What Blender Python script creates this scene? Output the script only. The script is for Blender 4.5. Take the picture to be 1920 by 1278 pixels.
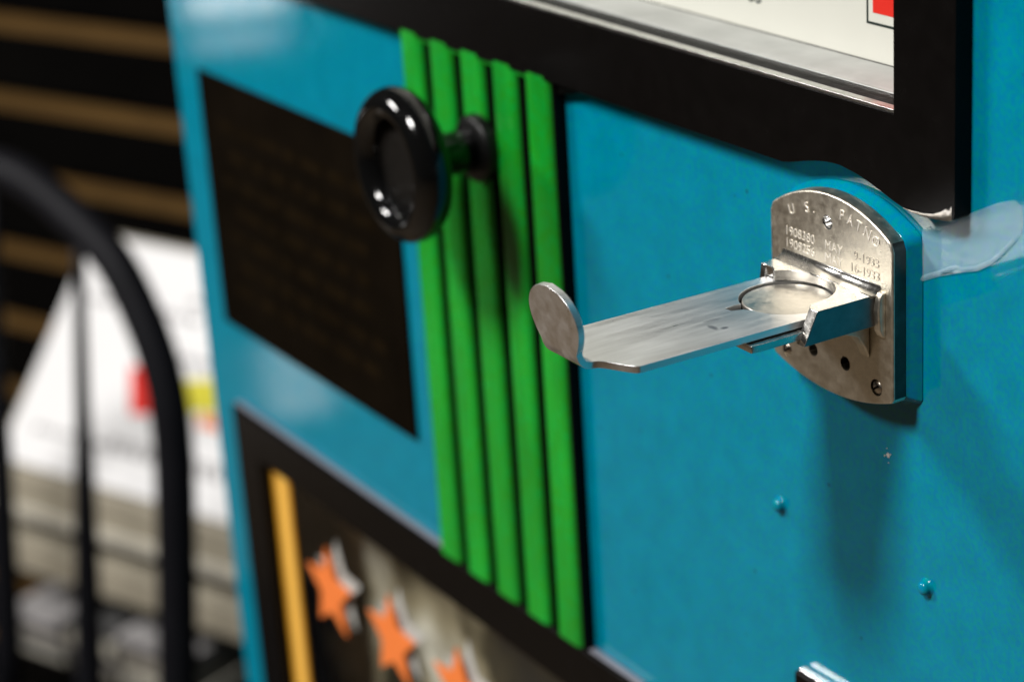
import bpy, bmesh, math, random
from mathutils import Vector, Matrix
random.seed(7)
scene = bpy.context.scene
for o in list(bpy.data.objects):
    bpy.data.objects.remove(o)
MM = 0.001

# ------------------------------------------------------------------ camera
# world: X to the right along the machine front, Y into the machine, Z up, origin = centre of the coin in the slide
cam_d = bpy.data.cameras.new("camera")
cam = bpy.data.objects.new("camera", cam_d)
scene.collection.objects.link(cam)
scene.camera = cam
cx = Vector((0.5197988, 0.85203314, -0.06203813))
cy = -Vector((0.27256259, -0.23422934, -0.93319143))
cz = -Vector((-0.80964118, 0.46816251, -0.35398449))
M = Matrix((cx, cy, cz)).transposed().to_4x4()
M.translation = Vector((0.4595, -0.35171, 0.20994))
cam.matrix_world = M
cam_d.sensor_width = 36
cam_d.lens = 80.21
cam_d.clip_start = 0.02
cam_d.clip_end = 60
cam_d.dof.use_dof = True
cam_d.dof.focus_distance = 0.598
cam_d.dof.aperture_fstop = 8.8

# ------------------------------------------------------------------ light
world = bpy.data.worlds.new("World")
scene.world = world
world.use_nodes = True
bg = world.node_tree.nodes["Background"]
bg.inputs[0].default_value = (1.0, 0.97, 0.93, 1)
bg.inputs[1].default_value = 0.02


def area(name, loc, target, sx, sy, power, col):
    l = bpy.data.lights.new(name, 'AREA')
    l.shape = 'RECTANGLE'
    l.size = sx
    l.size_y = sy
    l.energy = power
    l.color = col
    o = bpy.data.objects.new(name, l)
    o.location = loc
    o.rotation_euler = (Vector(target) - Vector(loc)).to_track_quat('-Z', 'Y').to_euler()
    scene.collection.objects.link(o)
    return o


# fluorescent ceiling fittings of the shop
area("ceiling_lamp", (0.0, -1.95, 2.33), (0.0, 0.0, 0.0), 0.56, 0.60, 112, (1.0, 0.975, 0.95))
area("ceiling_lamp", (-1.85, -1.62, 1.42), (-0.2, -0.2, -0.2), 0.7, 0.24, 49, (1.0, 0.97, 0.94))
# small unseen lamps, added to put pale soft reflections in the glossy paint
area("reflection_lamp", (-1.827, -0.606, -0.300), (-0.394, 0.023, 0.015), 0.11, 0.05, 0.075, (1.0, 0.98, 0.95))
area("reflection_lamp", (-1.826, -0.603, -0.352), (-0.396, 0.023, 0.0), 0.10, 0.025, 0.012, (1.0, 0.98, 0.95))
area("reflection_lamp", (-1.735, -0.590, -0.722), (-0.372, 0.023, -0.144), 0.07, 0.09, 0.028, (1.0, 0.98, 0.95))

vs = scene.view_settings
scene.display_settings.display_device = 'sRGB'
vs.view_transform = 'Standard'
vs.look = 'None'
vs.exposure = 0.0
vs.gamma = 1.0
vs.use_curve_mapping = False
scene.render.engine = 'CYCLES'
scene.cycles.use_denoising = True
scene.cycles.max_bounces = 8
scene.cycles.transparent_max_bounces = 12
scene.cycles.sample_clamp_indirect = 6


# ------------------------------------------------------------------ materials
def mat(name, col, rough=0.5, metal=0.0, spec=0.5, vary=0.0, vscale=40, bump=0.0, bscale=300, stretch=(1, 1, 1),
        rvary=0.0, coat=0.0, bump_dist=0.0002):
    m = bpy.data.materials.new(name)
    m.use_nodes = True
    nt = m.node_tree
    p = nt.nodes["Principled BSDF"]
    p.inputs["Base Color"].default_value = (*col, 1)
    p.inputs["Roughness"].default_value = rough
    p.inputs["Metallic"].default_value = metal
    p.inputs["Specular IOR Level"].default_value = spec
    p.inputs["Coat Weight"].default_value = coat
    p.inputs["Coat Roughness"].default_value = 0.08
    tc = nt.nodes.new("ShaderNodeTexCoord")
    mp = nt.nodes.new("ShaderNodeMapping")
    mp.inputs["Scale"].default_value = stretch
    nt.links.new(tc.outputs["Object"], mp.inputs[0])
    if vary > 0 or rvary > 0:
        n = nt.nodes.new("ShaderNodeTexNoise")
        n.inputs["Scale"].default_value = vscale
        n.inputs["Detail"].default_value = 4
        n.inputs["Roughness"].default_value = 0.62
        nt.links.new(mp.outputs[0], n.inputs["Vector"])
        if vary > 0:
            r = nt.nodes.new("ShaderNodeMapRange")
            r.inputs[1].default_value = 0.3
            r.inputs[2].default_value = 0.7
            r.inputs[3].default_value = 1 - vary
            r.inputs[4].default_value = 1 + vary
            nt.links.new(n.outputs[0], r.inputs[0])
            v = nt.nodes.new("ShaderNodeVectorMath")
            v.operation = 'SCALE'
            v.inputs[0].default_value = col
            nt.links.new(r.outputs[0], v.inputs["Scale"])
            nt.links.new(v.outputs[0], p.inputs["Base Color"])
        if rvary > 0:
            r2 = nt.nodes.new("ShaderNodeMapRange")
            r2.inputs[1].default_value = 0.3
            r2.inputs[2].default_value = 0.7
            r2.inputs[3].default_value = max(0.02, rough - rvary)
            r2.inputs[4].default_value = rough + rvary
            nt.links.new(n.outputs[0], r2.inputs[0])
            nt.links.new(r2.outputs[0], p.inputs["Roughness"])
    if bump > 0:
        nb = nt.nodes.new("ShaderNodeTexNoise")
        nb.inputs["Scale"].default_value = bscale
        nb.inputs["Detail"].default_value = 4
        nt.links.new(mp.outputs[0], nb.inputs["Vector"])
        b = nt.nodes.new("ShaderNodeBump")
        b.inputs["Strength"].default_value = bump
        b.inputs["Distance"].default_value = bump_dist
        nt.links.new(nb.outputs[0], b.inputs["Height"])
        nt.links.new(b.outputs[0], p.inputs["Normal"])
    return m


def mix_patches(m, spots, base_socket="Base Color"):
    """ink-like stains and worn spots: (x, y, z, rx, ry, rz, colour, strength) in the object's own metres"""
    nt = m.node_tree
    p = nt.nodes["Principled BSDF"]
    tc = nt.nodes.new("ShaderNodeTexCoord")
    wob = nt.nodes.new("ShaderNodeTexNoise")
    wob.inputs["Scale"].default_value = 260
    wob.inputs["Detail"].default_value = 5
    nt.links.new(tc.outputs["Object"], wob.inputs["Vector"])
    for (x, y, z, rx, ry, rz, col, k) in spots:
        src = p.inputs[base_socket].links[0].from_socket if p.inputs[base_socket].is_linked else None
        sub = nt.nodes.new("ShaderNodeVectorMath")
        sub.operation = 'SUBTRACT'
        sub.inputs[1].default_value = (x * MM, y * MM, z * MM)
        nt.links.new(tc.outputs["Object"], sub.inputs[0])
        mul = nt.nodes.new("ShaderNodeVectorMath")
        mul.operation = 'DIVIDE'
        mul.inputs[1].default_value = (rx * MM, ry * MM, rz * MM)
        nt.links.new(sub.outputs[0], mul.inputs[0])
        ln = nt.nodes.new("ShaderNodeVectorMath")
        ln.operation = 'LENGTH'
        nt.links.new(mul.outputs[0], ln.inputs[0])
        ad = nt.nodes.new("ShaderNodeMath")
        ad.operation = 'MULTIPLY_ADD'
        ad.inputs[1].default_value = 1.6
        nt.links.new(wob.outputs[0], ad.inputs[0])
        nt.links.new(ln.outputs["Value"], ad.inputs[2])
        mr = nt.nodes.new("ShaderNodeMapRange")
        mr.interpolation_type = 'SMOOTHSTEP'
        mr.inputs[1].default_value = 1.1
        mr.inputs[2].default_value = 1.9
        mr.inputs[3].default_value = k
        mr.inputs[4].default_value = 0
        nt.links.new(ad.outputs[0], mr.inputs[0])
        mx = nt.nodes.new("ShaderNodeMix")
        mx.data_type = 'RGBA'
        nt.links.new(mr.outputs[0], mx.inputs[0])
        if src:
            nt.links.new(src, mx.inputs[6])
        else:
            mx.inputs[6].default_value = p.inputs[base_socket].default_value
        mx.inputs[7].default_value = (*col, 1)
        nt.links.new(mx.outputs[2], p.inputs[base_socket])


teal = mat("teal_enamel", (0.0, 0.203, 0.302), 0.075, 0, 0.28, vary=0.09, vscale=90, bump=0.04, bscale=500, rvary=0.03)
def fleck(m, c1, c2, scale, base="Base Color"):
    """two close paint tones broken up in fine flecks, like brushed enamel"""
    nt = m.node_tree
    p = nt.nodes["Principled BSDF"]
    src = p.inputs[base].links[0].from_socket
    tc = nt.nodes.new("ShaderNodeTexCoord")
    n = nt.nodes.new("ShaderNodeTexNoise")
    n.inputs["Scale"].default_value = scale
    n.inputs["Detail"].default_value = 3
    nt.links.new(tc.outputs["Object"], n.inputs["Vector"])
    r = nt.nodes.new("ShaderNodeValToRGB")
    r.color_ramp.elements[0].position = 0.36
    r.color_ramp.elements[0].color = (*c1, 1)
    r.color_ramp.elements[1].position = 0.64
    r.color_ramp.elements[1].color = (*c2, 1)
    nt.links.new(n.outputs[0], r.inputs[0])
    mx = nt.nodes.new("ShaderNodeMix")
    mx.data_type = 'RGBA'
    mx.blend_type = 'MULTIPLY'
    mx.inputs[0].default_value = 1.0
    nt.links.new(src, mx.inputs[6])
    nt.links.new(r.outputs[0], mx.inputs[7])
    nt.links.new(mx.outputs[2], p.inputs[base])


def specks(m, scale, radius, colour, base="Base Color"):
    """sparse dust nibs and pinholes in the paint"""
    nt = m.node_tree
    p = nt.nodes["Principled BSDF"]
    src = p.inputs[base].links[0].from_socket
    tc = nt.nodes.new("ShaderNodeTexCoord")
    v = nt.nodes.new("ShaderNodeTexVoronoi")
    v.inputs["Scale"].default_value = scale
    nt.links.new(tc.outputs["Object"], v.inputs["Vector"])
    mr = nt.nodes.new("ShaderNodeMapRange")
    mr.inputs[1].default_value = radius * 0.6
    mr.inputs[2].default_value = radius
    mr.inputs[3].default_value = 0.75
    mr.inputs[4].default_value = 0.0
    nt.links.new(v.outputs["Distance"], mr.inputs[0])
    mx = nt.nodes.new("ShaderNodeMix")
    mx.data_type = 'RGBA'
    nt.links.new(mr.outputs[0], mx.inputs[0])
    nt.links.new(src, mx.inputs[6])
    mx.inputs[7].default_value = (*colour, 1)
    nt.links.new(mx.outputs[2], p.inputs[base])


fleck(teal, (1.0, 1.10, 0.86), (1.0, 0.88, 1.12), 620)
specks(teal, 70, 0.060, (0.005, 0.09, 0.13))
green = mat("green_enamel", (0.009, 0.30, 0.022), 0.24, 0, 0.45, vary=0.22, vscale=60, bump=0.3, bscale=500, rvary=0.08,
            stretch=(1, 1, 0.25))
fleck(green, (1.5, 0.92, 0.6), (0.5, 1.05, 1.5), 480)
black = mat("black_enamel", (0.0035, 0.003, 0.0028), 0.26, 0, 0.08, vary=0.15, vscale=150, bump=0.04, bscale=700, rvary=0.015)
groove_shade = mat("groove_shade", (0.004, 0.005, 0.004), 0.6, 0, 0.1)  # shade between the ribs, put into the colour
knob_black = mat("knob_plastic", (0.003, 0.003, 0.003), 0.09, 0, 0.5, bump=0.06, bscale=350, rvary=0.04, vscale=200)
brown_plate = mat("brown_plate", (0.0045, 0.003, 0.0016), 0.5, 0, 0.02, vary=0.35, vscale=30, bump=0.2, bscale=300)
nickel = mat("worn_nickel", (0.66, 0.645, 0.61), 0.24, 1, 0.5, vary=0.10, vscale=300, bump=0.30, bscale=1400, rvary=0.07,
             bump_dist=0.0001)
plate_metal = mat("cast_plate_metal", (0.74, 0.69, 0.585), 0.41, 1, 0.5, vary=0.12, vscale=420, bump=0.6, bscale=1300, rvary=0.06,
                  bump_dist=0.00012)
arm_metal = mat("brushed_steel", (0.91, 0.915, 0.925), 0.35, 1, 0.5, vary=0.10, vscale=300, bump=0.14, bscale=1500, rvary=0.08,
                stretch=(1.0, 0.12, 1.0), bump_dist=0.0001)
chrome = mat("bright_chrome", (0.80, 0.80, 0.80), 0.17, 1, 0.5, vary=0.06, vscale=150, bump=0.12, bscale=600, rvary=0.05)
coin_metal = mat("coin_metal", (0.68, 0.65, 0.59), 0.42, 1, 0.5, vary=0.16, vscale=220, bump=0.8, bscale=420, rvary=0.1,
                 bump_dist=0.00015)
screw_metal = mat("screw_metal", (0.42, 0.37, 0.31), 0.34, 1, 0.5, vary=0.2, vscale=300, bump=0.3, bscale=900)
hole_dark = mat("hole_dark", (0.003, 0.003, 0.003), 0.7, 0, 0.1)
alu = mat("aluminium_trim", (0.62, 0.62, 0.60), 0.30, 1, 0.5, vary=0.2, vscale=180, bump=0.3, bscale=900)
grey_ledge = mat("grey_ledge", (0.46, 0.46, 0.46), 0.45, 0.3, 0.5, vary=0.16, vscale=45, bump=0.2, bscale=300)
rubber = mat("dirty_gasket", (0.012, 0.012, 0.012), 0.7, 0, 0.2, vary=0.8, vscale=220, bump=0.8, bscale=600)
paper = mat("cream_card", (0.70, 0.675, 0.625), 0.7, 0, 0.2, vary=0.02, vscale=30)
red_ink = mat("red_ink", (0.75, 0.025, 0.015), 0.6, 0, 0.2)
dark_ink = mat("dark_ink", (0.015, 0.025, 0.022), 0.6, 0, 0.2)
yellow_strip = mat("yellow_strip", (0.85, 0.40, 0.035), 0.45, 0, 0.3, vary=0.1, vscale=40)
orange = mat("orange_vinyl", (0.88, 0.22, 0.05), 0.5, 0, 0.3)
white_vinyl = mat("white_vinyl", (0.62, 0.61, 0.60), 0.5, 0, 0.3)
tan = mat("tan_groove", (0.092, 0.050, 0.013), 0.7, 0, 0.2, vary=0.15, vscale=12)
wall_black = mat("wall_black", (0.002, 0.0018, 0.0016), 0.8, 0, 0.02, vary=0.3, vscale=8)
chair_black = mat("chair_black", (0.006, 0.006, 0.008), 0.55, 0, 0.12, vary=0.2, vscale=30)
sheet_white = mat("white_sheet", (0.80, 0.795, 0.795), 0.6, 0, 0.3, vary=0.02, vscale=10)
yellow_ink = mat("yellow_ink", (0.75, 0.68, 0.05), 0.6, 0, 0.2)
grey_ink = mat("grey_ink", (0.30, 0.29, 0.29), 0.7, 0, 0.2)
beige = mat("beige_board", (0.36, 0.325, 0.25), 0.6, 0, 0.3, vary=0.1, vscale=20)
floor_mat = mat("floor_vinyl", (0.15, 0.11, 0.07), 0.55, 0, 0.3, vary=0.25, vscale=6)


def blotch_board():
    m = bpy.data.materials.new("window_backing")
    m.use_nodes = True
    nt = m.node_tree
    p = nt.nodes["Principled BSDF"]
    p.inputs["Roughness"].default_value = 0.6
    tc = nt.nodes.new("ShaderNodeTexCoord")
    n = nt.nodes.new("ShaderNodeTexNoise")
    n.inputs["Scale"].default_value = 15
    n.inputs["Detail"].default_value = 3
    n.inputs["Distortion"].default_value = 0.4
    mpn = nt.nodes.new("ShaderNodeMapping")
    mpn.inputs["Location"].default_value = (0.13, 0.0, 0.31)
    nt.links.new(tc.outputs["Object"], mpn.inputs[0])
    nt.links.new(mpn.outputs[0], n.inputs["Vector"])
    r = nt.nodes.new("ShaderNodeValToRGB")
    e = r.color_ramp.elements
    e[0].position = 0.34
    e[0].color = (0.012, 0.012, 0.010, 1)
    e[1].position = 0.66
    e[1].color = (0.80, 0.76, 0.66, 1)
    a = e.new(0.45)
    a.color = (0.055, 0.045, 0.022, 1)
    a = e.new(0.54)
    a.color = (0.34, 0.29, 0.19, 1)
    nt.links.new(n.outputs[0], r.inputs[0])
    nt.links.new(r.outputs[0], p.inputs["Base Color"])
    return m


window_backing = blotch_board()


def thin_glass(name, tint, gloss_rough, milky, milk_col):
    m = bpy.data.materials.new(name)
    m.use_nodes = True
    nt = m.node_tree
    nt.nodes.clear()
    out = nt.nodes.new("ShaderNodeOutputMaterial")
    tr = nt.nodes.new("ShaderNodeBsdfTransparent")
    tr.inputs[0].default_value = (*tint, 1)
    gl = nt.nodes.new("ShaderNodeBsdfGlossy")
    gl.inputs["Roughness"].default_value = gloss_rough
    fr = nt.nodes.new("ShaderNodeFresnel")
    fr.inputs[0].default_value = 1.45
    mx = nt.nodes.new("ShaderNodeMixShader")
    if milky > 0:
        df = nt.nodes.new("ShaderNodeBsdfDiffuse")
        df.inputs[0].default_value = (*milk_col, 1)
        n = nt.nodes.new("ShaderNodeTexNoise")
        n.inputs["Scale"].default_value = 60
        n.inputs["Detail"].default_value = 6
        tc = nt.nodes.new("ShaderNodeTexCoord")
        mp = nt.nodes.new("ShaderNodeMapping")
        mp.inputs["Rotation"].default_value = (0, -0.5, 0)
        mp.inputs["Scale"].default_value = (0.45, 1, 2.2)
        nt.links.new(tc.outputs["Object"], mp.inputs[0])
        nt.links.new(mp.outputs[0], n.inputs["Vector"])
        mr = nt.nodes.new("ShaderNodeMapRange")
        mr.inputs[1].default_value = 0.3
        mr.inputs[2].default_value = 0.75
        mr.inputs[3].default_value = milky * 0.45
        mr.inputs[4].default_value = min(1, milky * 1.5)
        nt.links.new(n.outputs[0], mr.inputs[0])
        m0 = nt.nodes.new("ShaderNodeMixShader")
        nt.links.new(mr.outputs[0], m0.inputs[0])
        nt.links.new(tr.outputs[0], m0.inputs[1])
        nt.links.new(df.outputs[0], m0.inputs[2])
        base = m0.outputs[0]
    else:
        base = tr.outputs[0]
    ge = nt.nodes.new("ShaderNodeNewGeometry")
    inv = nt.nodes.new("ShaderNodeMath")
    inv.operation = 'SUBTRACT'
    inv.inputs[0].default_value = 1.0
    nt.links.new(ge.outputs["Backfacing"], inv.inputs[1])
    mu = nt.nodes.new("ShaderNodeMath")
    mu.operation = 'MULTIPLY'
    nt.links.new(fr.outputs[0], mu.inputs[0])
    nt.links.new(inv.outputs[0], mu.inputs[1])
    nt.links.new(mu.outputs[0], mx.inputs[0])
    nt.links.new(base, mx.inputs[1])
    nt.links.new(gl.outputs[0], mx.inputs[2])
    nt.links.new(mx.outputs[0], out.inputs[0])
    return m


glass = thin_glass("window_glass", (0.97, 0.98, 0.97), 0.02, 0, None)
tape_mat = thin_glass("clear_tape", (0.96, 0.98, 0.98), 0.20, 0.24, (0.66, 0.80, 0.88))

# ------------------------------------------------------------------ mesh helpers (all sizes in mm, world position)
col_root = scene.collection


def thing(name, label, cat, loc, group=None, kind=None):
    o = bpy.data.objects.new(name, None)
    o.empty_display_size = 0.02
    o.location = Vector(loc) * MM
    col_root.objects.link(o)
    o["label"] = label
    if cat:
        o["category"] = cat
    if group:
        o["group"] = group
    if kind:
        o["kind"] = kind
    return o


def root_origin(p):
    v = Vector((0, 0, 0))
    while p is not None:
        v += Vector(p.location)
        p = p.parent
    return v


def obj(name, bm, material, parent=None, bevel=0.0, seg=2, smooth=False, angle=35, label=None):
    off = root_origin(parent) if parent else Vector((0, 0, 0))
    bmesh.ops.recalc_face_normals(bm, faces=bm.faces)
    for v in bm.verts:
        v.co = v.co * MM - off
    me = bpy.data.meshes.new(name)
    bm.to_mesh(me)
    bm.free()
    mats = material if isinstance(material, (list, tuple)) else [material]
    for m in mats:
        me.materials.append(m)
    if smooth:
        for pgn in me.polygons:
            pgn.use_smooth = True
    o = bpy.data.objects.new(name, me)
    col_root.objects.link(o)
    o.parent = parent
    if label:
        o["label"] = label
    if bevel > 0:
        b = o.modifiers.new("bevel", 'BEVEL')
        b.width = bevel * MM
        b.segments = seg
        b.limit_method = 'ANGLE'
        b.angle_limit = math.radians(angle)
        b.harden_normals = False
        for pgn in me.polygons:
            pgn.use_smooth = True
        w = o.modifiers.new("weighted", 'WEIGHTED_NORMAL')
        w.keep_sharp = False
    return o


def box(bm, x0, x1, y0, y1, z0, z1):
    vs_ = [bm.verts.new(p) for p in ((x0, y0, z0), (x1, y0, z0), (x1, y1, z0), (x0, y1, z0), (x0, y0, z1), (x1, y0, z1), (x1, y1, z1), (x0, y1, z1))]
    for f in ((0, 1, 2, 3), (4, 5, 6, 7), (0, 1, 5, 4), (1, 2, 6, 5), (2, 3, 7, 6), (3, 0, 4, 7)):
        bm.faces.new([vs_[i] for i in f])
    return vs_


def nb():
    return bmesh.new()


def bx(*a):
    bm = nb()
    box(bm, *a)
    return bm


def fill_prism(loops, axis, d0, d1):
    """outline plus holes as 2D loops, extruded along an axis from d0 to d1"""
    bm = nb()

    def P(u, v, d):
        return {'y': (u, d, v), 'z': (u, v, d), 'x': (d, u, v)}[axis]
    edges = []
    for lp in loops:
        vv = [bm.verts.new(P(u, v, d0)) for u, v in lp]
        for i in range(len(vv)):
            edges.append(bm.edges.new((vv[i], vv[(i + 1) % len(vv)])))
    if len(loops) == 1:
        bm.faces.new(bm.verts)
    else:
        bmesh.ops.triangle_fill(bm, use_beauty=True, use_dissolve=False, edges=edges)
    r = bmesh.ops.extrude_face_region(bm, geom=list(bm.faces))
    for v in r['geom']:
        if isinstance(v, bmesh.types.BMVert):
            i = {'y': 1, 'z': 2, 'x': 0}[axis]
            v.co[i] = d1
    return bm


def circle(cx_, cy_, r, n=40, a0=0.0):
    return [(cx_ + r * math.cos(a0 + 2 * math.pi * i / n), cy_ + r * math.sin(a0 + 2 * math.pi * i / n)) for i in range(n)]


def lathe_y(bm, cx_, cz_, prof, n=64):
    """profile of (radius, y), turned about an axis along Y through (cx, cz)"""
    rings = []
    for r, y in prof:
        if r < 1e-6:
            rings.append([bm.verts.new((cx_, y, cz_))])
        else:
            rings.append([bm.verts.new((cx_ + r * math.cos(2 * math.pi * i / n), y, cz_ + r * math.sin(2 * math.pi * i / n))) for i in range(n)])
    for a, b in zip(rings, rings[1:]):
        for i in range(n):
            j = (i + 1) % n
            if len(a) == 1 and len(b) == 1:
                continue
            if len(a) == 1:
                bm.faces.new((a[0], b[i], b[j]))
            elif len(b) == 1:
                bm.faces.new((a[i], a[j], b[0]))
            else:
                bm.faces.new((a[i], a[j], b[j], b[i]))


def tube(bm, pts, rad, n=16):
    pts = [Vector(p) for p in pts]
    rings = []
    up = Vector((0.31, 0.87, 0.1)).normalized()
    for i, p in enumerate(pts):
        t = (pts[min(i + 1, len(pts) - 1)] - pts[max(i - 1, 0)]).normalized()
        a = t.cross(up)
        if a.length < 1e-3:
            a = t.cross(Vector((1, 0, 0)))
        a.normalize()
        b = t.cross(a)
        r = rad[i] if isinstance(rad, list) else rad
        rings.append([bm.verts.new(p + a * r * math.cos(2 * math.pi * k / n) + b * r * math.sin(2 * math.pi * k / n)) for k in range(n)])
    for A, B in zip(rings, rings[1:]):
        for k in range(n):
            bm.faces.new((A[k], A[(k + 1) % n], B[(k + 1) % n], B[k]))
    bm.faces.new(rings[0])
    bm.faces.new(rings[-1])


def union(pieces):
    """boolean union of bmeshes (mm) into one clean bmesh"""
    obs = []
    for b in pieces:
        bmesh.ops.recalc_face_normals(b, faces=b.faces)
        me = bpy.data.meshes.new("tmp")
        b.to_mesh(me)
        b.free()
        o = bpy.data.objects.new("tmp", me)
        col_root.objects.link(o)
        obs.append(o)
    for o in obs[1:]:
        md = obs[0].modifiers.new("u", 'BOOLEAN')
        md.operation = 'UNION'
        md.solver = 'EXACT'
        md.object = o
    dg = bpy.context.evaluated_depsgraph_get()
    dg.update()
    me = bpy.data.meshes.new_from_object(obs[0].evaluated_get(dg))
    bm = nb()
    bm.from_mesh(me)
    for o in obs:
        bpy.data.objects.remove(o)
    bmesh.ops.remove_doubles(bm, verts=bm.verts, dist=0.01)
    bmesh.ops.dissolve_limit(bm, angle_limit=math.radians(1), verts=bm.verts, edges=bm.edges)
    return bm


def text_mesh(s, size, thin=0.0, extrude=0.12):
    c = bpy.data.curves.new("t", 'FONT')
    c.body = s
    c.size = size
    c.align_x = 'CENTER'
    c.offset = thin
    c.extrude = extrude
    c.resolution_u = 4
    o = bpy.data.objects.new("t", c)
    col_root.objects.link(o)
    dg = bpy.context.evaluated_depsgraph_get()
    dg.update()
    me = bpy.data.meshes.new_from_object(o.evaluated_get(dg))
    bpy.data.objects.remove(o)
    bm = nb()
    bm.from_mesh(me)
    return bm


def place_text(dst, s, size, x, z, y, rot=0.0, thin=0.0, extrude=0.12, sx=1.0):
    """text standing on a face that looks towards -Y"""
    b = text_mesh(s, size, thin, extrude)
    vmap = {}
    for v in b.verts:
        u, w, dpt = v.co.x * sx, v.co.y, v.co.z
        uu = u * math.cos(rot) - w * math.sin(rot)
        ww = u * math.sin(rot) + w * math.cos(rot)
        vmap[v] = dst.verts.new((x + uu, y - dpt, z + ww))
    for f in b.faces:
        try:
            dst.faces.new([vmap[v] for v in f.verts])
        except ValueError:
            pass
    b.free()


FLOOR = -1020
# ------------------------------------------------------------------ floor
fb = bx(-6000, 6000, -5000, 5000, FLOOR - 20, FLOOR)
fl = obj("floor", fb, floor_mat)
fl["kind"] = "structure"
fl["label"] = "brown floor of the shop under the machine"

# ------------------------------------------------------------------ the vending machine
PANEL = 23.0
vm = thing("vending_machine", "teal enamelled coin-operated vending machine with green ribbed strip and black framed windows",
           "vending machine", (-150, 223, FLOOR))

# front panel with openings for the two windows
outer = [(-470.5, FLOOR + 60), (170, FLOOR + 60), (170, 470), (-470.5, 470)]
upper_open = [(-396, 47), (22, 47), (22, 330), (-396, 330)]
lower_open = [(-433, -480), (-100, -480), (-100, -188), (-433, -188)]
obj("front_panel", fill_prism([outer, upper_open, lower_open], 'y', PANEL, PANEL + 3), teal, vm, bevel=1.3, seg=3)
bm = nb()
box(bm, -470.5, -467.5, PANEL + 3.05, 423, FLOOR + 60, 470)
obj("side_panel", bm, teal, vm)
obj("side_panel", bx(167, 170, PANEL + 3.05, 423, FLOOR + 60, 470), teal, vm)
obj("back_panel", bx(-467.4, 166.9, 420, 423, FLOOR + 60, 470), teal, vm)
obj("top_panel", bx(-470.5, 170, PANEL, 423, 470.1, 474), teal, vm, bevel=1)
obj("plinth", bx(-450, 150, 60, 400, FLOOR, FLOOR + 59.9), black, vm, bevel=2)

# ---- upper display window frame with an arch cut to clear the coin slide
FY = 17.5
arch = []
for i in range(19):
    t = i / 18
    x = -24 + t * 50
    # smooth hump, steeper on its right side
    h = 4.6 * math.sin(math.pi * min(1, max(0, t))) ** 1.25
    arch.append((x, 28.9 + h - 1.3 * t * t * (1 if t > 0.5 else 0.4)))
ol = [(-420, 28.9)] + arch + [(33, 27.2), (40, 27.6), (45.0, 28.6), (46, 29.6), (46, 355), (-420, 355)]
il = [(-396, 51.7), (22.8, 51.7), (22.8, 330), (-396, 330)]
df = obj("display_frame", fill_prism([ol, il], 'y', FY, PANEL - 0.05), black, vm, bevel=0.7, seg=3, angle=40,
         label="wide black frame of the upper display window")
# bright metal strip along the lower right lip
bm = nb()
lip = [(26.5, 27.55, 0.10), (30, 27.15, 0.5), (34, 27.1, 0.85), (38, 27.35, 1.3), (41, 27.7, 2.2), (43, 28.0, 3.2), (44.2, 28.35, 2.6), (45.0, 28.7, 3.6)]
A = [bm.verts.new((x, FY - 0.12, z - 0.05)) for x, z, h in lip]
B = [bm.verts.new((x, FY - 0.16, z + h)) for x, z, h in lip]
D = [bm.verts.new((x, FY + 1.2, z - 0.45)) for x, z, h in lip]
for i in range(len(lip) - 1):
    bm.faces.new((A[i], A[i + 1], B[i + 1], B[i]))
    bm.faces.new((D[i], D[i + 1], A[i + 1], A[i]))
lipm = mat("lip_strip", (0.42, 0.40, 0.37), 0.3, 0.9, 0.5, vary=0.5, vscale=260, bump=0.8, bscale=500)
obj("lip_strip", bm, lipm, df, smooth=True)
# aluminium glazing bead, gasket and ledge behind it
bm = nb()
box(bm, -396, 22.6, FY + 0.4, FY + 1.6, 51.75, 52.7)
box(bm, -396, 22.6, FY + 2.0, FY + 4.4, 51.75, 52.3)
obj("glazing_bead", bm, alu, df, bevel=0.15, seg=2)
bm = nb()
box(bm, -396, 21.5, FY + 4.6, 31.0, 47.5, 51.4)
gasket = obj("gasket", bm, rubber, df)
obj("ledge", bx(-396, 21.5, 31.1, 49.0, 47.5, 51.6), grey_ledge, df, bevel=0.4)
obj("recess_wall", bx(-400, 60, 52.0, 54.0, 40, 340), hole_dark, df)
obj("recess_wall", bx(23.6, 26, 26.2, 51.9, 40, 340), hole_dark, df)
obj("window_pane", bx(-395.9, 22.0, 24.2, 26.0, 51.9, 329.9), glass, df)

# the card standing in the display window is a thing of its own
card = thing("display_card", "cream printed card with red square standing behind the upper window pane", "card", (-180, 49.5, 51.7))
obj("card_sheet", bx(-390, 20, 49.2, 50.2, 51.7, 325), paper, card)
Y = 49.2
bm = nb()


def strip_rect(bm, x0, x1, z0, z1, y):
    box(bm, x0, x1, y - 0.12, y - 0.02, z0, z1)


strip_rect(bm, -25.9, 15, 62.0, 62.7, Y)
strip_rect(bm, -25.9, -25.2, 62.7, 106, Y)
strip_rect(bm, 14.3, 15, 62.7, 106, Y)
strip_rect(bm, -25.9, 15, 106, 106.7, Y)
obj("printed_border", bm, dark_ink, card)
bm = nb()
strip_rect(bm, -23.2, 12.4, 65.4, 103.4, Y)
obj("red_square", bm, red_ink, card)
bm = nb()
place_text(bm, "oo", 6.2, -77.4, 59.9, Y - 0.05, 0, 0.10, 0.05, 1.0)
obj("printed_letters", bm, dark_ink, card)

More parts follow.
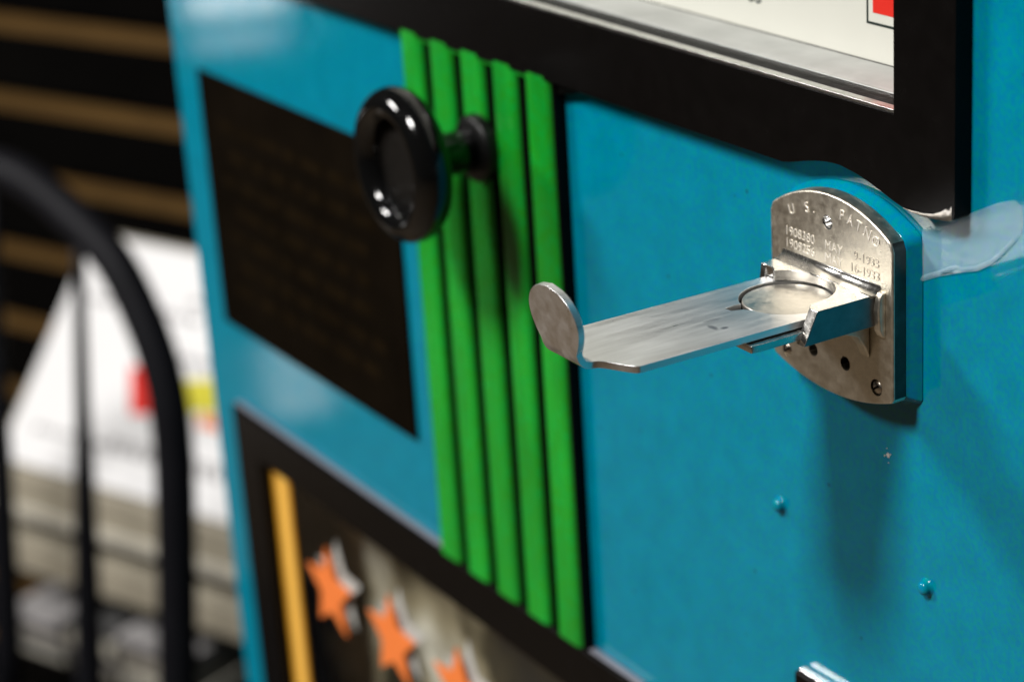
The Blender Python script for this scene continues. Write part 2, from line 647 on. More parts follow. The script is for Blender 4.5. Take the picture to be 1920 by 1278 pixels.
# ---- dark instruction plate
ip = obj("instruction_plate", fill_prism([[(-443, -137), (-265.3, -137), (-265.3, -21), (-443, -21)]], 'y', PANEL - 1.4, PANEL - 0.05),
         brown_plate, vm, bevel=0.4, label="dark brown plate left of the green strip")
faint = mat("faint_print", (0.0085, 0.0052, 0.002), 0.5, 0, 0.02, vary=0.4, vscale=120)
bm = nb()
for k in range(7):
    z = -42 - k * 12.5
    x = -425 + (k % 2) * 8
    while x < -290:
        w = random.uniform(10, 26)
        strip_rect(bm, x, min(x + w, -284), z - 2.4, z + 2.4, PANEL - 1.4)
        x += w + 5
obj("faint_print", bm, faint, ip)

# ---- green ribbed strip
RY = 17.6      # face of the ribs
gs = obj("ribbed_strip", bx(-247, -145.5, 22.0, PANEL - 0.05, -175.2, 29.6), groove_shade, vm,
         label="vertical green ribbed strip with dark grooves")
pitch = 21.1
for k in range(5):
    x0 = -246.2 + k * pitch
    w = 17.0
    prof = [(x0, 21.95)]
    nseg = 22
    for i in range(nseg + 1):
        t = i / nseg
        u = -1 + 2 * t
        # flat-topped rounded rib, a little slumped by thick paint; its right side and the groove are blackened to paint in shade
        prof.append((x0 + 0.15 + (w - 0.3) * t, 21.7 - 4.3 * (1 - abs(u) ** 7.0) ** 0.7))
    prof.append((x0 + w, 21.95))
    bm = fill_prism([prof], 'z', -175.0, 30.0)
    bmesh.ops.recalc_face_normals(bm, faces=bm.faces)
    for f in bm.faces:
        if f.normal.x > 0.93:
            f.material_index = 1
    obj("rib", bm, [green, groove_shade], gs, bevel=0.4, seg=2, angle=60)
obj("top_bar", bx(-246, -146.5, 18.3, 21.9, 27.2, 29.9), green, gs, bevel=0.5)
obj("edge_strip", bx(-145.4, -143.9, 18.4, PANEL - 0.06, -175.2, 29.2), black, gs, bevel=0.3)

# ---- knob
KX, KZ = -191.0, -2.2
kn = obj("collar", (lambda b: (lathe_y(b, KX, KZ, [(0, 17.5), (12.2, 17.5), (12.2, 15.6), (11.2, 14.4), (7.2, 13.4), (0, 13.4)], 48), b)[1])(nb()),
         knob_black, None, smooth=True)
bpy.data.objects.remove(kn)
knob = bpy.data.objects.new("knob", None)
knob.empty_display_size = 0.02
col_root.objects.link(knob)
knob.parent = vm
knob.location = Vector((KX, 17.5, KZ)) * MM - root_origin(vm)
knob["label"] = "round glossy black pull knob with hollow face on the green strip"
bm = nb()
lathe_y(bm, KX, KZ, [(0, 17.55), (11.8, 17.55), (11.8, 15.0), (11.2, 13.4), (8.6, 12.2), (0, 12.2)], 48)
obj("collar", bm, mat("collar_black", (0.003, 0.003, 0.003), 0.38, 0, 0.3), knob, bevel=0.5, smooth=True)
bm = nb()
lathe_y(bm, KX, KZ, [(0, 12.3), (7.7, 12.3), (7.4, 6), (7.3, -2), (8.2, -5), (11.0, -7.6), (0, -7.7)], 48)
obj("shaft", bm, knob_black, knob, smooth=True)
prof = [(0, -6.0), (9.0, -6.6)]
R0, r0, Yc = 20.7, 5.8, -13.2
for i in range(33):
    a = math.radians(112 - i * (360 - 70) / 32)
    # outer torus, from the back near the shaft round the rim to the inner lip of the hollow face
    prof.append((R0 + r0 * math.cos(a), Yc + r0 * 1.15 * math.sin(a)))
prof += [(15.6, -11.2), (15.0, -10.9)]
bm = nb()
lathe_y(bm, KX, KZ, prof, 80)
obj("dished_ring", bm, knob_black, knob, smooth=True)
bm = nb()
lathe_y(bm, KX, KZ, [(16.2, -12.4), (15.2, -13.6), (8, -13.4), (0, -13.3)], 64)
obj("centre_disc", bm, mat("knob_centre", (0.006, 0.005, 0.004), 0.6, 0, 0.12, vary=0.3, vscale=200, bump=0.2, bscale=500), knob, smooth=True)

# ---- lower window
LY = 18.0
lw_out = [(-438, -520), (-85, -520), (-85, -175.5), (-438, -175.5)]
lw_in = [(-412.5, -497), (-108, -497), (-108, -195.5), (-412.5, -195.5)]
lwf = obj("lower_window_frame", fill_prism([lw_out, lw_in], 'y', LY, PANEL - 0.05), black, vm, bevel=1.0, seg=3,
          label="black frame of the lower window")
obj("window_pane", bx(-432, -104, 24.5, 26.0, -500, -189), glass, lwf)
obj("backing_board", bx(-460.9, -98, 62, 64, -520, -185), window_backing, lwf)
obj("recess_wall", bx(-464, -461, 26.3, 63, -520, -190), hole_dark, lwf)
obj("recess_wall", bx(-460.9, -98, 26.3, 61.9, -187.9, -184.9), hole_dark, lwf)
bm = nb()
box(bm, -432.5, -396.5, 23.6, 24.4, -479, -188.5)
obj("yellow_strip", bm, yellow_strip, lwf)
bm = nb()
box(bm, -407, -398, 23.1, 23.55, -479, -188.5)
ys = mat("yellow_edge", (0.90, 0.52, 0.10), 0.4, 0, 0.3)
obj("yellow_strip", bm, ys, lwf)


def star_pts(cx_, cz_, R, rot):
    pts = []
    for i in range(10):
        a = rot + math.pi / 2 + i * math.pi / 5
        r = R if i % 2 == 0 else R * 0.45
        pts.append((cx_ + r * math.cos(a), cz_ + r * math.sin(a)))
    return pts


for i in range(5):
    sx_ = -363.5 + i * 57.0
    st = obj("star", fill_prism([star_pts(sx_, -242.5, 21.5, 0.02)], 'y', 23.5, 24.3), orange, vm, label="orange star on the lower window" if i == 0 else None)
    obj("star_backing", fill_prism([star_pts(sx_ + 4.5, -238.5, 21.5, 0.02)], 'y', 26.6, 27.0), white_vinyl, st)

# ---- corner of the small black frame at the bottom right
bm = fill_prism([[(-25, -260), (75, -260), (75, -130.5), (-25, -130.5)], [(-14, -249), (64, -249), (64, -141.5), (-14, -141.5)]], 'y', 18.5, PANEL - 0.05)
tf = obj("delivery_frame", bm, black, vm, bevel=0.9, seg=3)
obj("delivery_flap", bx(-13.9, 63.9, 21.0, PANEL - 0.06, -248.9, -141.6), black, tf)
obj("edge_trim", bx(-24, 75, 19.6, 22.6, -130.45, -129.7), chrome, tf, bevel=0.3)
pale = mat("pale_edge", (0.24, 0.235, 0.27), 0.4, 0.3)
obj("edge_trim", bx(-437.5, -247.2, 19.6, 22.6, -175.45, -174.9), pale, lwf, bevel=0.25)
obj("edge_trim", bx(-143.5, -112, 19.6, 22.6, -175.45, -174.9), pale, lwf, bevel=0.25)

# ---- painted bolt heads and paint chips on the teal panel
for (x, z) in ((-35.5, -80.7), (29.7, -82.0)):
    bm = nb()
    lathe_y(bm, x, z, [(0, 20.6), (1.0, 20.65), (1.8, 21.1), (2.05, 21.8), (2.0, 22.3), (2.5, 22.7), (2.8, 23.02)], 24)
    obj("bolt_head", bm, teal, vm, smooth=True)
chipm = mat("bare_chip", (0.62, 0.60, 0.56), 0.5, 0, 0.4)
bm = nb()
for (x, z, r) in ((13.6, -48.0, 0.75), (12.2, -48.6, 0.3), (14.6, -47.4, 0.3), (13.8, -50.2, 0.2), (13.2, -46.1, 0.2)):
    vv = [bm.verts.new((x + r * random.uniform(0.6, 1.2) * math.cos(a), 22.93, z + r * random.uniform(0.6, 1.2) * math.sin(a))) for a in [i * math.pi / 4 for i in range(8)]]
    bm.faces.new(vv)
obj("paint_chip", bm, chipm, vm)
obj("paint_drip", fill_prism([[(-146.5, 28.85), (-146, 25.4), (-143, 24.6), (-139, 25.6), (-135, 26.2), (-131, 27.7), (-127, 28.85)]], 'y', 19.5, PANEL - 0.05), black, vm, bevel=0.9, seg=3)
# ---- clear tape stuck beside the coin slide
outline = [(27.9, 20.8), (34.7, 24.9), (45, 29.0), (49.1, 31.1), (56, 34.6), (62.0, 36.7), (64.4, 35.7), (65.2, 32), (64.6, 28.6), (60.0, 23.5), (54.4, 18.2), (49, 15.0),
           (43.9, 13.3), (41.5, 13.4), (35, 9.9), (28.0, 6.6)]
bm = nb()
tv = [bm.verts.new((x, 22.75, z)) for x, z in outline]
f = bm.faces.new(tv)
bmesh.ops.triangulate(bm, faces=[f])
for _ in range(3):
    bmesh.ops.subdivide_edges(bm, edges=list(bm.edges), cuts=1, use_grid_fill=True)
for v in bm.verts:
    n = math.sin(v.co.x * 0.55 + v.co.z * 0.35) * math.sin(v.co.z * 0.6 - 1)
    edge = math.exp(-((v.co.x - 54) * 0.6 - (v.co.z - 19)) ** 2 / 6)
    v.co.y -= 0.06 + 0.07 * n + 0.22 * edge
tp = obj("clear_tape", bm, tape_mat, vm, smooth=True, label="piece of clear tape on the teal panel right of the coin slide")
bm = nb()
edge_pts = [(28.0, 6.6), (31, 8.3), (35, 10.1), (38.5, 12.0), (41.5, 13.4), (43.9, 13.3), (49, 15.0), (54.4, 18.2), (57.5, 20.9), (60.0, 23.5), (62.6, 26.2)]
A = [bm.verts.new((x, 22.62, z)) for x, z in edge_pts]
B = [bm.verts.new((x - 0.3, 22.15 - 0.12 * math.sin(i * 1.7), z + 0.55 + 0.2 * math.sin(i * 2.3))) for i, (x, z) in enumerate(edge_pts)]
D = [bm.verts.new((x - 0.6, 22.6, z + 1.2)) for x, z in edge_pts]
for i in range(len(edge_pts) - 1):
    bm.faces.new((A[i], A[i + 1], B[i + 1], B[i]))
    bm.faces.new((B[i], B[i + 1], D[i + 1], D[i]))
obj("lifted_edge", bm, tape_mat, tp, smooth=True)

# ------------------------------------------------------------------ coin slide, a part of the machine with pieces of its own
cs = bpy.data.objects.new("coin_slide", None)
cs.empty_display_size = 0.02
col_root.objects.link(cs)
cs.parent = vm
cs.location = Vector((0, PANEL, 0)) * MM - root_origin(vm)
cs["label"] = "nickel coin slide with plate, fork housing and long push arm"


def plate_outline(hw, side_top, peak, side_bot, low, cxx=-0.2, cr=1.6):
    pts = []
    n = 26
    sag = peak - side_top
    R = (hw * hw + sag * sag) / (2 * sag)
    pts.append((cxx - hw, side_top - cr))
    for i in range(n + 1):
        x = -hw + cr * 0.6 + (2 * hw - cr * 1.2) * i / n
        pts.append((cxx + x, peak - R + math.sqrt(R * R - x * x)))
    pts.append((cxx + hw, side_top - cr))
    sag = side_bot - low
    R = (hw * hw + sag * sag) / (2 * sag)
    pts.append((cxx + hw, side_bot + cr * 0.6))
    for i in range(n + 1):
        x = hw - cr * 0.5 - (2 * hw - cr) * i / n
        pts.append((cxx + x, low + R - math.sqrt(R * R - x * x)))
    pts.append((cxx - hw, side_bot + cr * 0.6))
    return pts


PF = 14.5
holes = [circle(-0.9, 17.6, 2.1, 28), circle(-7.9, -21.0, 1.95, 28), circle(6.0, -21.0, 2.05, 28), circle(19.0, -24.0, 2.35, 28), circle(-19.6, -24.4, 2.0, 24)]
shade_metal = mat("shaded_edge", (0.10, 0.092, 0.085), 0.38, 0.9, 0.4, vary=0.3, vscale=150)  # shade put into the colour of the plate's right and bottom sides
pout = plate_outline(26.0, 17.2, 25.7, -26.6, -31.6)
bm = fill_prism([pout] + holes, 'y', PF, 18.95)
bmesh.ops.recalc_face_normals(bm, faces=bm.faces)
wl = bm.edges.layers.float.new("bevel_weight_edge")
keys = set((round(u, 3), round(v, 3)) for u, v in pout)
for e_ in bm.edges:
    a_, b_ = e_.verts
    if all(abs(v.co.y - PF) < 1e-4 and (round(v.co.x, 3), round(v.co.z, 3)) in keys for v in (a_, b_)) and len(e_.link_faces) == 2:
        if e_.calc_face_angle() > 0.5:
            e_[wl] = 1.0
for f in bm.faces:
    f.smooth = True
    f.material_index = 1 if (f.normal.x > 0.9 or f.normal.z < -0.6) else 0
for e_ in bm.edges:
    if len(e_.link_faces) == 2 and e_.calc_face_angle() > 0.6 and e_[wl] < 0.5:
        e_.smooth = False
fp = obj("face_plate", bm, [plate_metal, shade_metal], cs)
b = fp.modifiers.new("bevel", 'BEVEL')
b.width = 0.95 * MM
b.segments = 4
b.limit_method = 'WEIGHT'
b.material = 0
w = fp.modifiers.new("weighted", 'WEIGHTED_NORMAL')
w.keep_sharp = True
bm = fill_prism([plate_outline(28.4, 18.6, 27.2, -28.0, -33.0)], 'y', 19.0, PANEL - 0.05)
for v in bm.verts:
    if v.co.y < 19.5:
        v.co.x *= 26.1 / 28.4
        v.co.z = (v.co.z + 3) * 0.93 - 3
obj("backing_pad", bm, teal, cs, bevel=0.35, seg=2, angle=40)
# dark inside of the holes
bm = nb()
for h in ((-7.9, -21.0, 1.9), (6.0, -21.0, 2.0)):
    bm.faces.new([bm.verts.new((u, 18.2, v)) for u, v in circle(h[0], h[1], h[2], 20)])
obj("hole_bottom", bm, hole_dark, cs)
# countersunk screw in the top hole and round-head screws below
bm = nb()
lathe_y(bm, -0.9, 17.6, [(0, 17.6), (0.8, 17.4), (1.3, 16.6), (1.75, 15.9), (1.78, 15.2), (2.05, 14.8)], 24)
obj("screw", bm, chrome, cs, smooth=True)
for (x, z, r) in ((19.0, -24.0, 2.15), (-19.6, -24.4, 1.9)):
    bm = nb()
    lathe_y(bm, x, z, [(0, 14.25), (r * 0.5, 14.35), (r * 0.85, 14.75), (r, 15.4), (r, 17.5)], 24)
    s = obj("screw", bm, screw_metal, cs, smooth=True)
    bm = nb()
    a = 0.6
    vs4 = [(-1.25, -0.28), (1.25, -0.28), (1.25, 0.28), (-1.25, 0.28)]
    q = [(x + u * math.cos(a) - v * math.sin(a), z + u * math.sin(a) + v * math.cos(a)) for u, v in vs4]
    bm = fill_prism([q], 'y', 14.12, 14.6)
    # the slot of the screw is joined to it as a dark inlay
    o2 = obj("screw_slot", bm, hole_dark, cs)

# stamped lettering
bm = nb()
bm2 = nb()
th = -0.05


def arc_text(s, xs, size, drop=4.0):
    R = 44.0
    for ch, x in zip(s, xs):
        z = 25.7 - R + math.sqrt(R * R - x * x) - drop - size * 0.72
        place_text(bm, ch, size, x, z, PF, -math.asin(x / R) * 0.9, th, 0.2, 0.92)


arc_text("US.", (-15.9, -9.4, -6.6), 4.3, 3.2)
arc_text("PAT.NO.", (5.2, 8.6, 11.9, 14.0, 15.4, 18.6, 20.9), 4.3, 2.6)
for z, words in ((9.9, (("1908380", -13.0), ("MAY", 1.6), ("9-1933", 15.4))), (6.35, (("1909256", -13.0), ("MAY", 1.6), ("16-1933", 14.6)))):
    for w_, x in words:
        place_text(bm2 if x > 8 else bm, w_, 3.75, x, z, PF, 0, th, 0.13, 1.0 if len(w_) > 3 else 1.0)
obj("lettering", bm, mat("letter_lit", (0.85, 0.81, 0.74), 0.45, 0.55, 0.5), cs)  # lighter letters: the light they catch is put into the colour
obj("lettering", bm2, mat("letter_shaded", (0.42, 0.385, 0.335), 0.45, 0.9, 0.4), cs)  # darker letters on the right: their shade is put into the colour

# fork housing
zt, zb = 3.2, -5.6
top = [(-20.0, 6.3), (-14.6, 6.3)]
for i in range(17):
    a = math.radians(150 - i * (150 + 9) / 16)
    top.append((0.3 + 14.6 * math.cos(a), -1.9 + 13.6 * math.sin(a)))
top += [(17.2, -6.3), (20.7, -6.3), (20.7, 15.0), (-20.0, 15.0)]
p_top = fill_prism([top], 'z', 0.25, zt)
p_near = fill_prism([[(-6.3, zt), (15.0, zt), (15.0, zb), (-10.8, zb)]], 'x', 17.2, 20.7)
p_far = fill_prism([[(6.3, zt), (15.0, zt), (15.0, zb), (5.0, zb)]], 'x', -20.0, -17.6)
p_bot = bx(-20.0, 20.7, -4.0, 15.0, zb, zb + 0.9)
hs = union([p_top, p_near, p_far, p_bot])
bmesh.ops.recalc_face_normals(hs, faces=hs.faces)
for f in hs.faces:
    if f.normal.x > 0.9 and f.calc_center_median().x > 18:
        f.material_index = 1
house = obj("fork_housing", hs, [nickel, mat("shaded_side", (0.20, 0.21, 0.215), 0.34, 0.95, 0.4, vary=0.15, vscale=200)], cs, bevel=0.55, seg=3, angle=30)  # right side darker: its dark reflection is put into the metal colour
# fillet where the housing grows out of the plate
bm = nb()
prof = [(14.9, 2.7), (11.0, 2.7), (11.0, 3.22)]
for i in range(1, 11):
    a = math.radians(i * 9)
    prof.append((11.0 + 3.4 * math.sin(a), 3.24 + 2.2 * (1 - math.cos(a))))
prof.append((14.9, 5.5))
obj("fillet", fill_prism([prof], 'x', -20.6, 21.0), nickel, cs, smooth=True)
prof = [(14.9, 4.2), (14.9, -9), (13.6, -8.6), (12.6, -6.5), (12.2, -1), (12.6, 2.2), (13.5, 4.0)]
obj("fillet", fill_prism([prof], 'x', 20.0, 22.9), plate_metal, cs, bevel=1.1, seg=4, angle=25)
# gusset below the housing
obj("gusset", fill_prism([[(14.45, -16.5), (14.45, -5.7), (0, -5.7), (5, -7.2), (10.5, -9.5), (12.8, -13)]], 'x', 12.5, 16.6), plate_metal, cs, bevel=0.5)
# guide plate under the arm
obj("guide_plate", fill_prism([[(-17, -23.5), (10, -25.6), (18.0, -25.8), (18.4, -23), (18.4, 13), (-17, 13)]], 'z', -4.5, -2.35), nickel, cs, bevel=0.35)

# push arm with round coin hole
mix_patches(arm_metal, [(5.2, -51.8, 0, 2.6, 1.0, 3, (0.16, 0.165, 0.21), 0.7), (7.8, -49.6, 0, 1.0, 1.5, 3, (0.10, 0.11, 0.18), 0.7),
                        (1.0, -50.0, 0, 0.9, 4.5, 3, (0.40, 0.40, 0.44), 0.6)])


def arm_w(y):
    """left and right edge of the flat arm"""
    return -17.9 + (y + 46) * 0.012, 15.7 + (y + 60) * 0.012


xl0, xr0 = arm_w(-58.5)
xl1, xr1 = arm_w(13)
HR = 13.2
hole = []
hx, hy = 0.0, 0.0
for i in range(64):
    a = math.radians(270 + 8 + i * (360 - 26) / 63)
    hole.append((hx + HR * math.cos(a), hy + HR * math.sin(a)))
# small guide notch at the outer side of the coin hole
hole += [(-4.4, -13.9), (-4.0, -17.9), (-1.6, -17.6), (-0.4, -14.6)]
arm_poly = [(xl0, -58.5), (xr0, -58.5), (xr1, 13), (xl1, 13)]
arm = fill_prism([arm_poly, hole], 'z', -1.9, 0.0)
# finger hook: strip that narrows, bends up and ends in a round tab
rows = []


def smooth01(t):
    t = max(0.0, min(1.0, t))
    return t * t * (3 - 2 * t)


cxm = (xl0 + xr0) / 2
NB = 11
path = []
for i in range(9):                                   # flat neck, y -58.5 -> -66.5
    t = i / 8
    y = -58.5 - 7.2 * t
    hw = (xr0 - xl0) / 2 * (1 - smooth01(t * 1.02)) + 7.6 * smooth01(t * 1.02)
    if i == 0:
        hw = (xr0 - xl0) / 2
    path.append((y, -0.95, hw, cxm - 1.0 * t))
Rb = 4.6
for i in range(1, 9):                                # bend
    a = math.radians(i / 8 * 84)
    path.append((-65.7 - Rb * math.sin(a), -0.95 + Rb * (1 - math.cos(a)), 7.6 + 0.6 * smooth01(i / 8), cxm - 1.0))
y1, z1 = path[-1][0], path[-1][1]
H = 16.8
for i in range(1, 25):                               # tab
    t = i / 24
    zz = t * H
    if t < 0.46:
        hw = 8.2 + 3.1 * math.sin(t / 0.46 * math.pi / 2)
    else:
        q = (t - 0.46) / 0.54
        hw = 11.3 * math.sqrt(max(0.0, 1 - q * q))
    path.append((y1 - zz * 0.13, z1 + zz, max(hw, 0.15), cxm - 1.0 - 0.5 * t))
path.insert(0, (-57.0, -0.95, (xr0 - xl0) / 2 - 0.02, cxm))
hk = nb()
TH = 0.95
tops, bots = [], []
for i, (y, z, hw, cc) in enumerate(path):
    y0_, z0_ = path[max(i - 1, 0)][:2]
    y1_, z1_ = path[min(i + 1, len(path) - 1)][:2]
    ty, tz = y1_ - y0_, z1_ - z0_
    L_ = math.hypot(ty, tz)
    ny, nz = tz / L_, -ty / L_
    xs_ = [cc + hw * (-1 + 2 * j / (NB - 1)) for j in range(NB)]
    tops.append([hk.verts.new((x, y + ny * TH, z + nz * TH)) for x in xs_])
    bots.append([hk.verts.new((x, y - ny * TH, z - nz * TH)) for x in xs_])
for i in range(len(path) - 1):
    for j in range(NB - 1):
        hk.faces.new((tops[i][j], tops[i][j + 1], tops[i + 1][j + 1], tops[i + 1][j]))
        hk.faces.new((bots[i][j], bots[i + 1][j], bots[i + 1][j + 1], bots[i][j + 1]))
    hk.faces.new((tops[i][0], tops[i + 1][0], bots[i + 1][0], bots[i][0]))
    hk.faces.new((tops[i][-1], bots[i][-1], bots[i + 1][-1], tops[i + 1][-1]))
for i in (0, len(path) - 1):
    hk.faces.new(tops[i] + list(reversed(bots[i])))
arm = union([arm, hk])
obj("push_arm", arm, arm_metal, cs, bevel=0.22, seg=2, angle=40)
# floor of the coin seat
bm = nb()
bm.faces.new([bm.verts.new((u, v, -2.2)) for u, v in circle(0, 0, 14.5, 40)])
obj("coin_seat", bm, hole_dark, cs)

# ------------------------------------------------------------------ the coin lies in the slide: its own thing
bm = nb()
CR = 12.2
n = 72
prof = [(0, -0.38), (6, -0.37), (10.9, -0.40), (11.2, -0.24), (11.9, -0.24), (12.2, -0.45), (12.2, -1.9), (0, -1.9)]
rings = []
ccx, ccy = 0.45, -0.45
for r, z in prof:
    if r == 0:
        rings.append([bm.verts.new((ccx, ccy, z))])
    else:
        rings.append([bm.verts.new((ccx + r * math.cos(2 * math.pi * i / n), ccy + r * math.sin(2 * math.pi * i / n), z)) for i in range(n)])
for a, b in zip(rings, rings[1:]):
    for i in range(n):
        j = (i + 1) % n
        if len(a) == 1:
            bm.faces.new((a[0], b[i], b[j]))
        elif len(b) == 1:
            bm.faces.new((a[i], a[j], b[0]))
        else:
            bm.faces.new((a[i], a[j], b[j], b[i]))
coin = obj("coin", bm, coin_metal, None, bevel=0.12)
coin["label"] = "worn silver coin lying in the round hole of the slide arm"
coin["category"] = "coin"

# ------------------------------------------------------------------ slatted wall behind on the left
wd = Vector((0.92783625, 0.37298778, 0))
we = Vector((0.37298778, -0.92783625, 0))
P0 = Vector((-1503.6, 347.3, 0))


def wbox(bm, s0, s1, o0, o1, z0, z1):
    """box in the wall's own frame: along the wall, out from it, up"""
    vv = []
    for z in (z0, z1):
        for (s, o_) in ((s0, o0), (s1, o0), (s1, o1), (s0, o1)):
            p = P0 + wd * s + we * o_
            vv.append(bm.verts.new((p.x, p.y, z)))
    for f_ in ((0, 1, 2, 3), (4, 5, 6, 7), (0, 1, 5, 4), (1, 2, 6, 5), (2, 3, 7, 6), (3, 0, 4, 7)):
        bm.faces.new([vv[i] for i in f_])


w0 = P0 + wd * 0
sw = thing("slat_wall", "black slat wall with tan grooves in the left background", "wall", (w0.x, w0.y, FLOOR))
bm = nb()
wbox(bm, -900, 900, -40, -12, FLOOR, 500)
obj("backing", bm, wall_black, sw)
z = -228 + 76.6 * 6
k = 0
prev = None
while z > FLOOR + 40:
    bm = nb()
    wbox(bm, -900, 900, -11.9, -3, z - 19, z - 3.5)
    obj("groove_strip", bm, tan, sw)
    bm = nb()
    wbox(bm, -900, 900, -11.9, 0, z - 72.9, z - 19.2)
    obj("board", bm, wall_black, sw)
    z -= 76.6

# ------------------------------------------------------------------ sloped display rack in front of the wall
rp = P0 + wd * 220 + we * 120
rk = thing("display_rack", "beige sloped display rack in front of the slat wall", "display rack", (rp.x, rp.y, FLOOR))
S0, S1 = 70, 380


def wprism(prof, s0, s1):
    bm = nb()
    a_ = []
    b_ = []
    for (o_, z_) in prof:
        p = P0 + wd * s0 + we * o_
        a_.append(bm.verts.new((p.x, p.y, z_)))
        p = P0 + wd * s1 + we * o_
        b_.append(bm.verts.new((p.x, p.y, z_)))
    bm.faces.new(a_)
    bm.faces.new(b_)
    for i in range(len(prof)):
        j = (i + 1) % len(prof)
        bm.faces.new((a_[i], a_[j], b_[j], b_[i]))
    return bm


obj("sloped_top", wprism([(70, -400), (222, -565), (222, -575), (60, -575), (60, -400)], S0, S1), beige, rk, bevel=1.5)
obj("fascia", wprism([(224, -562), (228, -562), (228, -592), (224, -592)], S0 - 4, S1 + 4), beige, rk, bevel=1)
lightb = mat("pale_board", (0.55, 0.52, 0.44), 0.55, 0, 0.3, vary=0.08, vscale=20)
obj("fascia_lip", wprism([(222, -592.2), (233, -592.2), (233, -602), (222, -602)], S0 - 4, S1 + 4), lightb, rk, bevel=1)
obj("lower_shelf", wprism([(60, -627), (232, -627), (232, -655), (60, -655)], S0 - 4, S1 + 4), beige, rk, bevel=1)
obj("rack_body", wprism([(60, -575.2), (200, -575.2), (200, -626.8), (60, -626.8)], S0, S1), wall_black, rk)
obj("rack_body", wprism([(60, -655.2), (120, -655.2), (120, FLOOR), (60, FLOOR)], S0, S1), wall_black, rk)
obj("base_shelf", wprism([(120.2, -740), (240, -740), (240, -752), (120.2, -752)], S0, S1), wall_black, rk)
obj("rack_body", wprism([(120.2, -752.2), (235, -752.2), (235, FLOOR), (120.2, FLOOR)], S0, S1), wall_black, rk)
# stacked booklets on the low shelf
pal = [(0.40, 0.38, 0.32), (0.10, 0.10, 0.10), (0.28, 0.26, 0.22), (0.05, 0.05, 0.055), (0.34, 0.33, 0.33)]
labs = ["pale", "black", "grey"]
for i, (a0, a1, n_) in enumerate(((76, 140, 7), (150, 205, 6), (214, 300, 8))):
    p = P0 + wd * (a0 + a1) / 2 + we * 190
    stk = thing("booklet_stack", "loose stack of pale and dark booklets on the low shelf, %s of three" % ["leftmost", "middle", "rightmost"][i],
                "booklets", (p.x, p.y, -740), group="booklet stacks on the low rack shelf")
    zz = -740
    for q in range(n_):
        h_ = random.uniform(7, 13)
        if zz + h_ > -700 + i * 12:
            break
        c_ = pal[(q + i * 2) % 5]
        j_ = random.uniform(-5, 5)
        obj("booklet", wprism([(140 + j_, zz + 0.2), (232 + j_, zz + 0.2), (232 + j_, zz + h_), (140 + j_, zz + h_)], a0 + j_, a1 + j_),
            mat("booklet_cover", c_, 0.5, 0, 0.3, vary=0.5, vscale=30), stk)
        zz += h_

# white printed sheet lying on the slope
slope_d = (we * 140 + Vector((0, 0, -162))).normalized()
slope_n = wd.cross(slope_d)
if slope_n.z < 0:
    slope_n = -slope_n
T0 = P0 + we * 80 + Vector((0, 0, -396)) + slope_n * 2.0


def sheet_quad(bm, s0, s1, d0, d1, lift):
    sheet_poly(bm, ((s0, d0), (s1, d0), (s1, d1), (s0, d1)), lift)


def sheet_poly(bm, pts, lift):
    lo = [T0 + wd * s + slope_d * d_ + slope_n * lift for s, d_ in pts]
    hi = [p + slope_n * 0.5 for p in lo]
    a_ = [bm.verts.new(p) for p in lo]
    b_ = [bm.verts.new(p) for p in hi]
    bm.faces.new(a_)
    bm.faces.new(b_)
    for i in range(4):
        j = (i + 1) % 4
        bm.faces.new((a_[i], a_[j], b_[j], b_[i]))


sp = T0 + wd * 220 + slope_d * 107
sh = thing("printed_sheet", "white printed sheet with red and yellow patches lying on the sloped rack", "sheet", sp)
bm = nb()
sheet_quad(bm, 82, 361, 0, 214, 1.2)
obj("paper", bm, sheet_white, sh)
bm = nb()
sheet_poly(bm, ((188, 109), (226, 102), (247, 142), (209, 149)), 1.8)
obj("red_patch", bm, red_ink, sh)
bm = nb()
sheet_poly(bm, ((240, 112), (296, 100), (310, 128), (254, 138)), 1.8)
obj("yellow_patch", bm, yellow_ink, sh)
bm = nb()
sheet_quad(bm, 285, 330, 134, 144, 1.8)
obj("orange_patch", bm, orange, sh)
bm = nb()
for d_, a0, a1 in ((55, 112, 240), (40, 225, 300), (178, 110, 330), (172, 200, 320), (90, 230, 300)):
    x = a0
    while x < a1:
        w_ = random.uniform(4, 12)
        sheet_quad(bm, x, x + w_, d_, d_ + 5.5, 1.8)
        x += w_ + 4
o = obj("print_lines", bm, grey_ink, sh)
o["kind"] = "stuff"

# ------------------------------------------------------------------ black hoop-back chair, nearer than the rack
cu = Vector((-0.05190987, 0.12912985, 0.99026807))
Q0 = Vector((-930.21, 113.31, -375.2))


def cpt(s, h, o_=0.0):
    return Q0 + wd * s + cu * h + we * o_


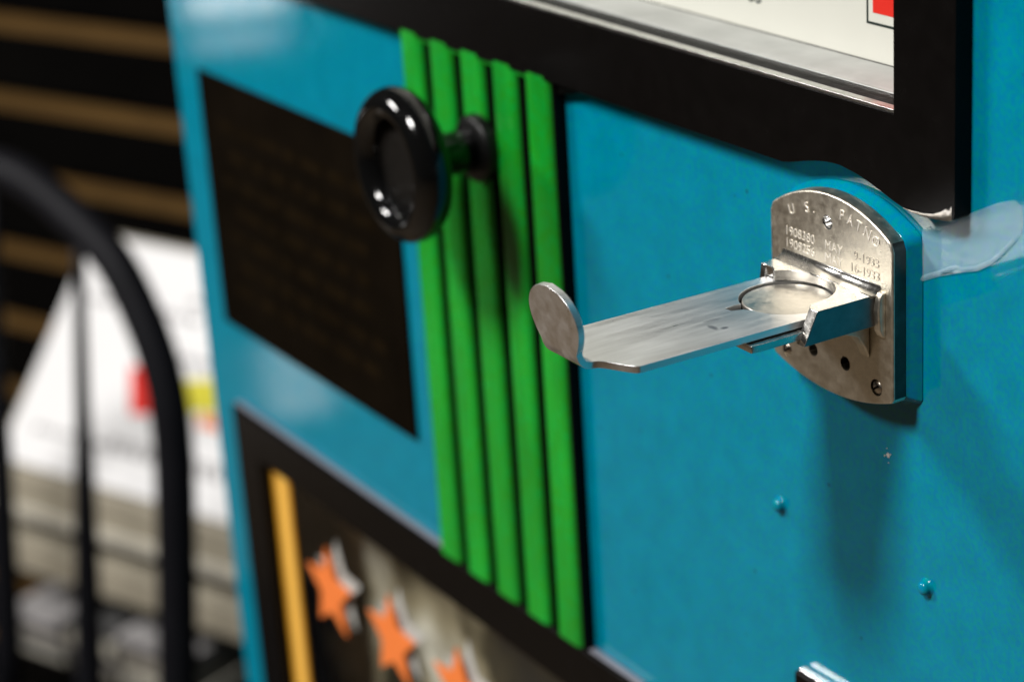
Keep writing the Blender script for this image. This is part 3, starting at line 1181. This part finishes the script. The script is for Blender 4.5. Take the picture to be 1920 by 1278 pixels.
cp = cpt(-87, 0)
seat_z = -575
ch = thing("hoop_back_chair", "black metal chair with arched hoop back and thin upright rods", "chair", (cp.x + we.x * 150, cp.y + we.y * 150, FLOOR))
hoop = []
right = [(84, -300), (84.5, -163), (85, -39), (82.5, 16), (75, 51), (58.6, 84.5), (32.2, 119.5), (0, 140.5), (-35.7, 157.5), (-60, 165), (-87, 168)]
full = right + [(-174 - s, h) for s, h in reversed(right[:-1])]


def catmull(pts, n=6):
    out = []
    for i in range(len(pts) - 1):
        p0 = pts[max(i - 1, 0)]
        p1 = pts[i]
        p2 = pts[i + 1]
        p3 = pts[min(i + 2, len(pts) - 1)]
        for k in range(n):
            t = k / n
            out.append(tuple(0.5 * (2 * b + (c - a) * t + (2 * a - 5 * b + 4 * c - d_) * t * t + (-a + 3 * b - 3 * c + d_) * t ** 3) for a, b, c, d_ in zip(p0, p1, p2, p3)))
    out.append(pts[-1])
    return out


bm = nb()
tube(bm, [cpt(s, h) for s, h in catmull(full)], 13.5, 16)
obj("hoop", bm, chair_black, ch, smooth=True)
for s, ht in ((-2, 141), (-87, 167), (-172, 141)):
    bm = nb()
    pts = [cpt(s, -250 + (ht + 250) * i / 6) for i in range(7)]
    tube(bm, pts, [11, 10.5, 9.5, 8.0, 5.6, 4.6, 4.4], 10)
    obj("rod", bm, chair_black, ch, smooth=True)
# seat and legs
sc_ = cpt(-87, -212, 175)
bm = nb()
ring = [(175 * math.cos(2 * math.pi * i / 40), 185 * math.sin(2 * math.pi * i / 40)) for i in range(40)]
lo = [bm.verts.new(sc_ + wd * a_ + we * b_ + Vector((0, 0, -28 - 0))) for a_, b_ in ring]
hi = [bm.verts.new(sc_ + wd * a_ + we * b_) for a_, b_ in ring]
bm.faces.new(lo)
bm.faces.new(hi)
for i in range(40):
    bm.faces.new((lo[i], lo[(i + 1) % 40], hi[(i + 1) % 40], hi[i]))
obj("seat", bm, chair_black, ch, bevel=8, seg=3)
for a_, b_ in ((-125, -135), (125, -135), (-125, 135), (125, 135)):
    p = sc_ + wd * a_ + we * b_ + Vector((0, 0, -27))
    q = sc_ + wd * a_ * 1.25 + we * b_ * 1.25
    bm = nb()
    tube(bm, [p, Vector((q.x, q.y, FLOOR + 0.5))], 10, 12)
    obj("leg", bm, chair_black, ch, smooth=True)
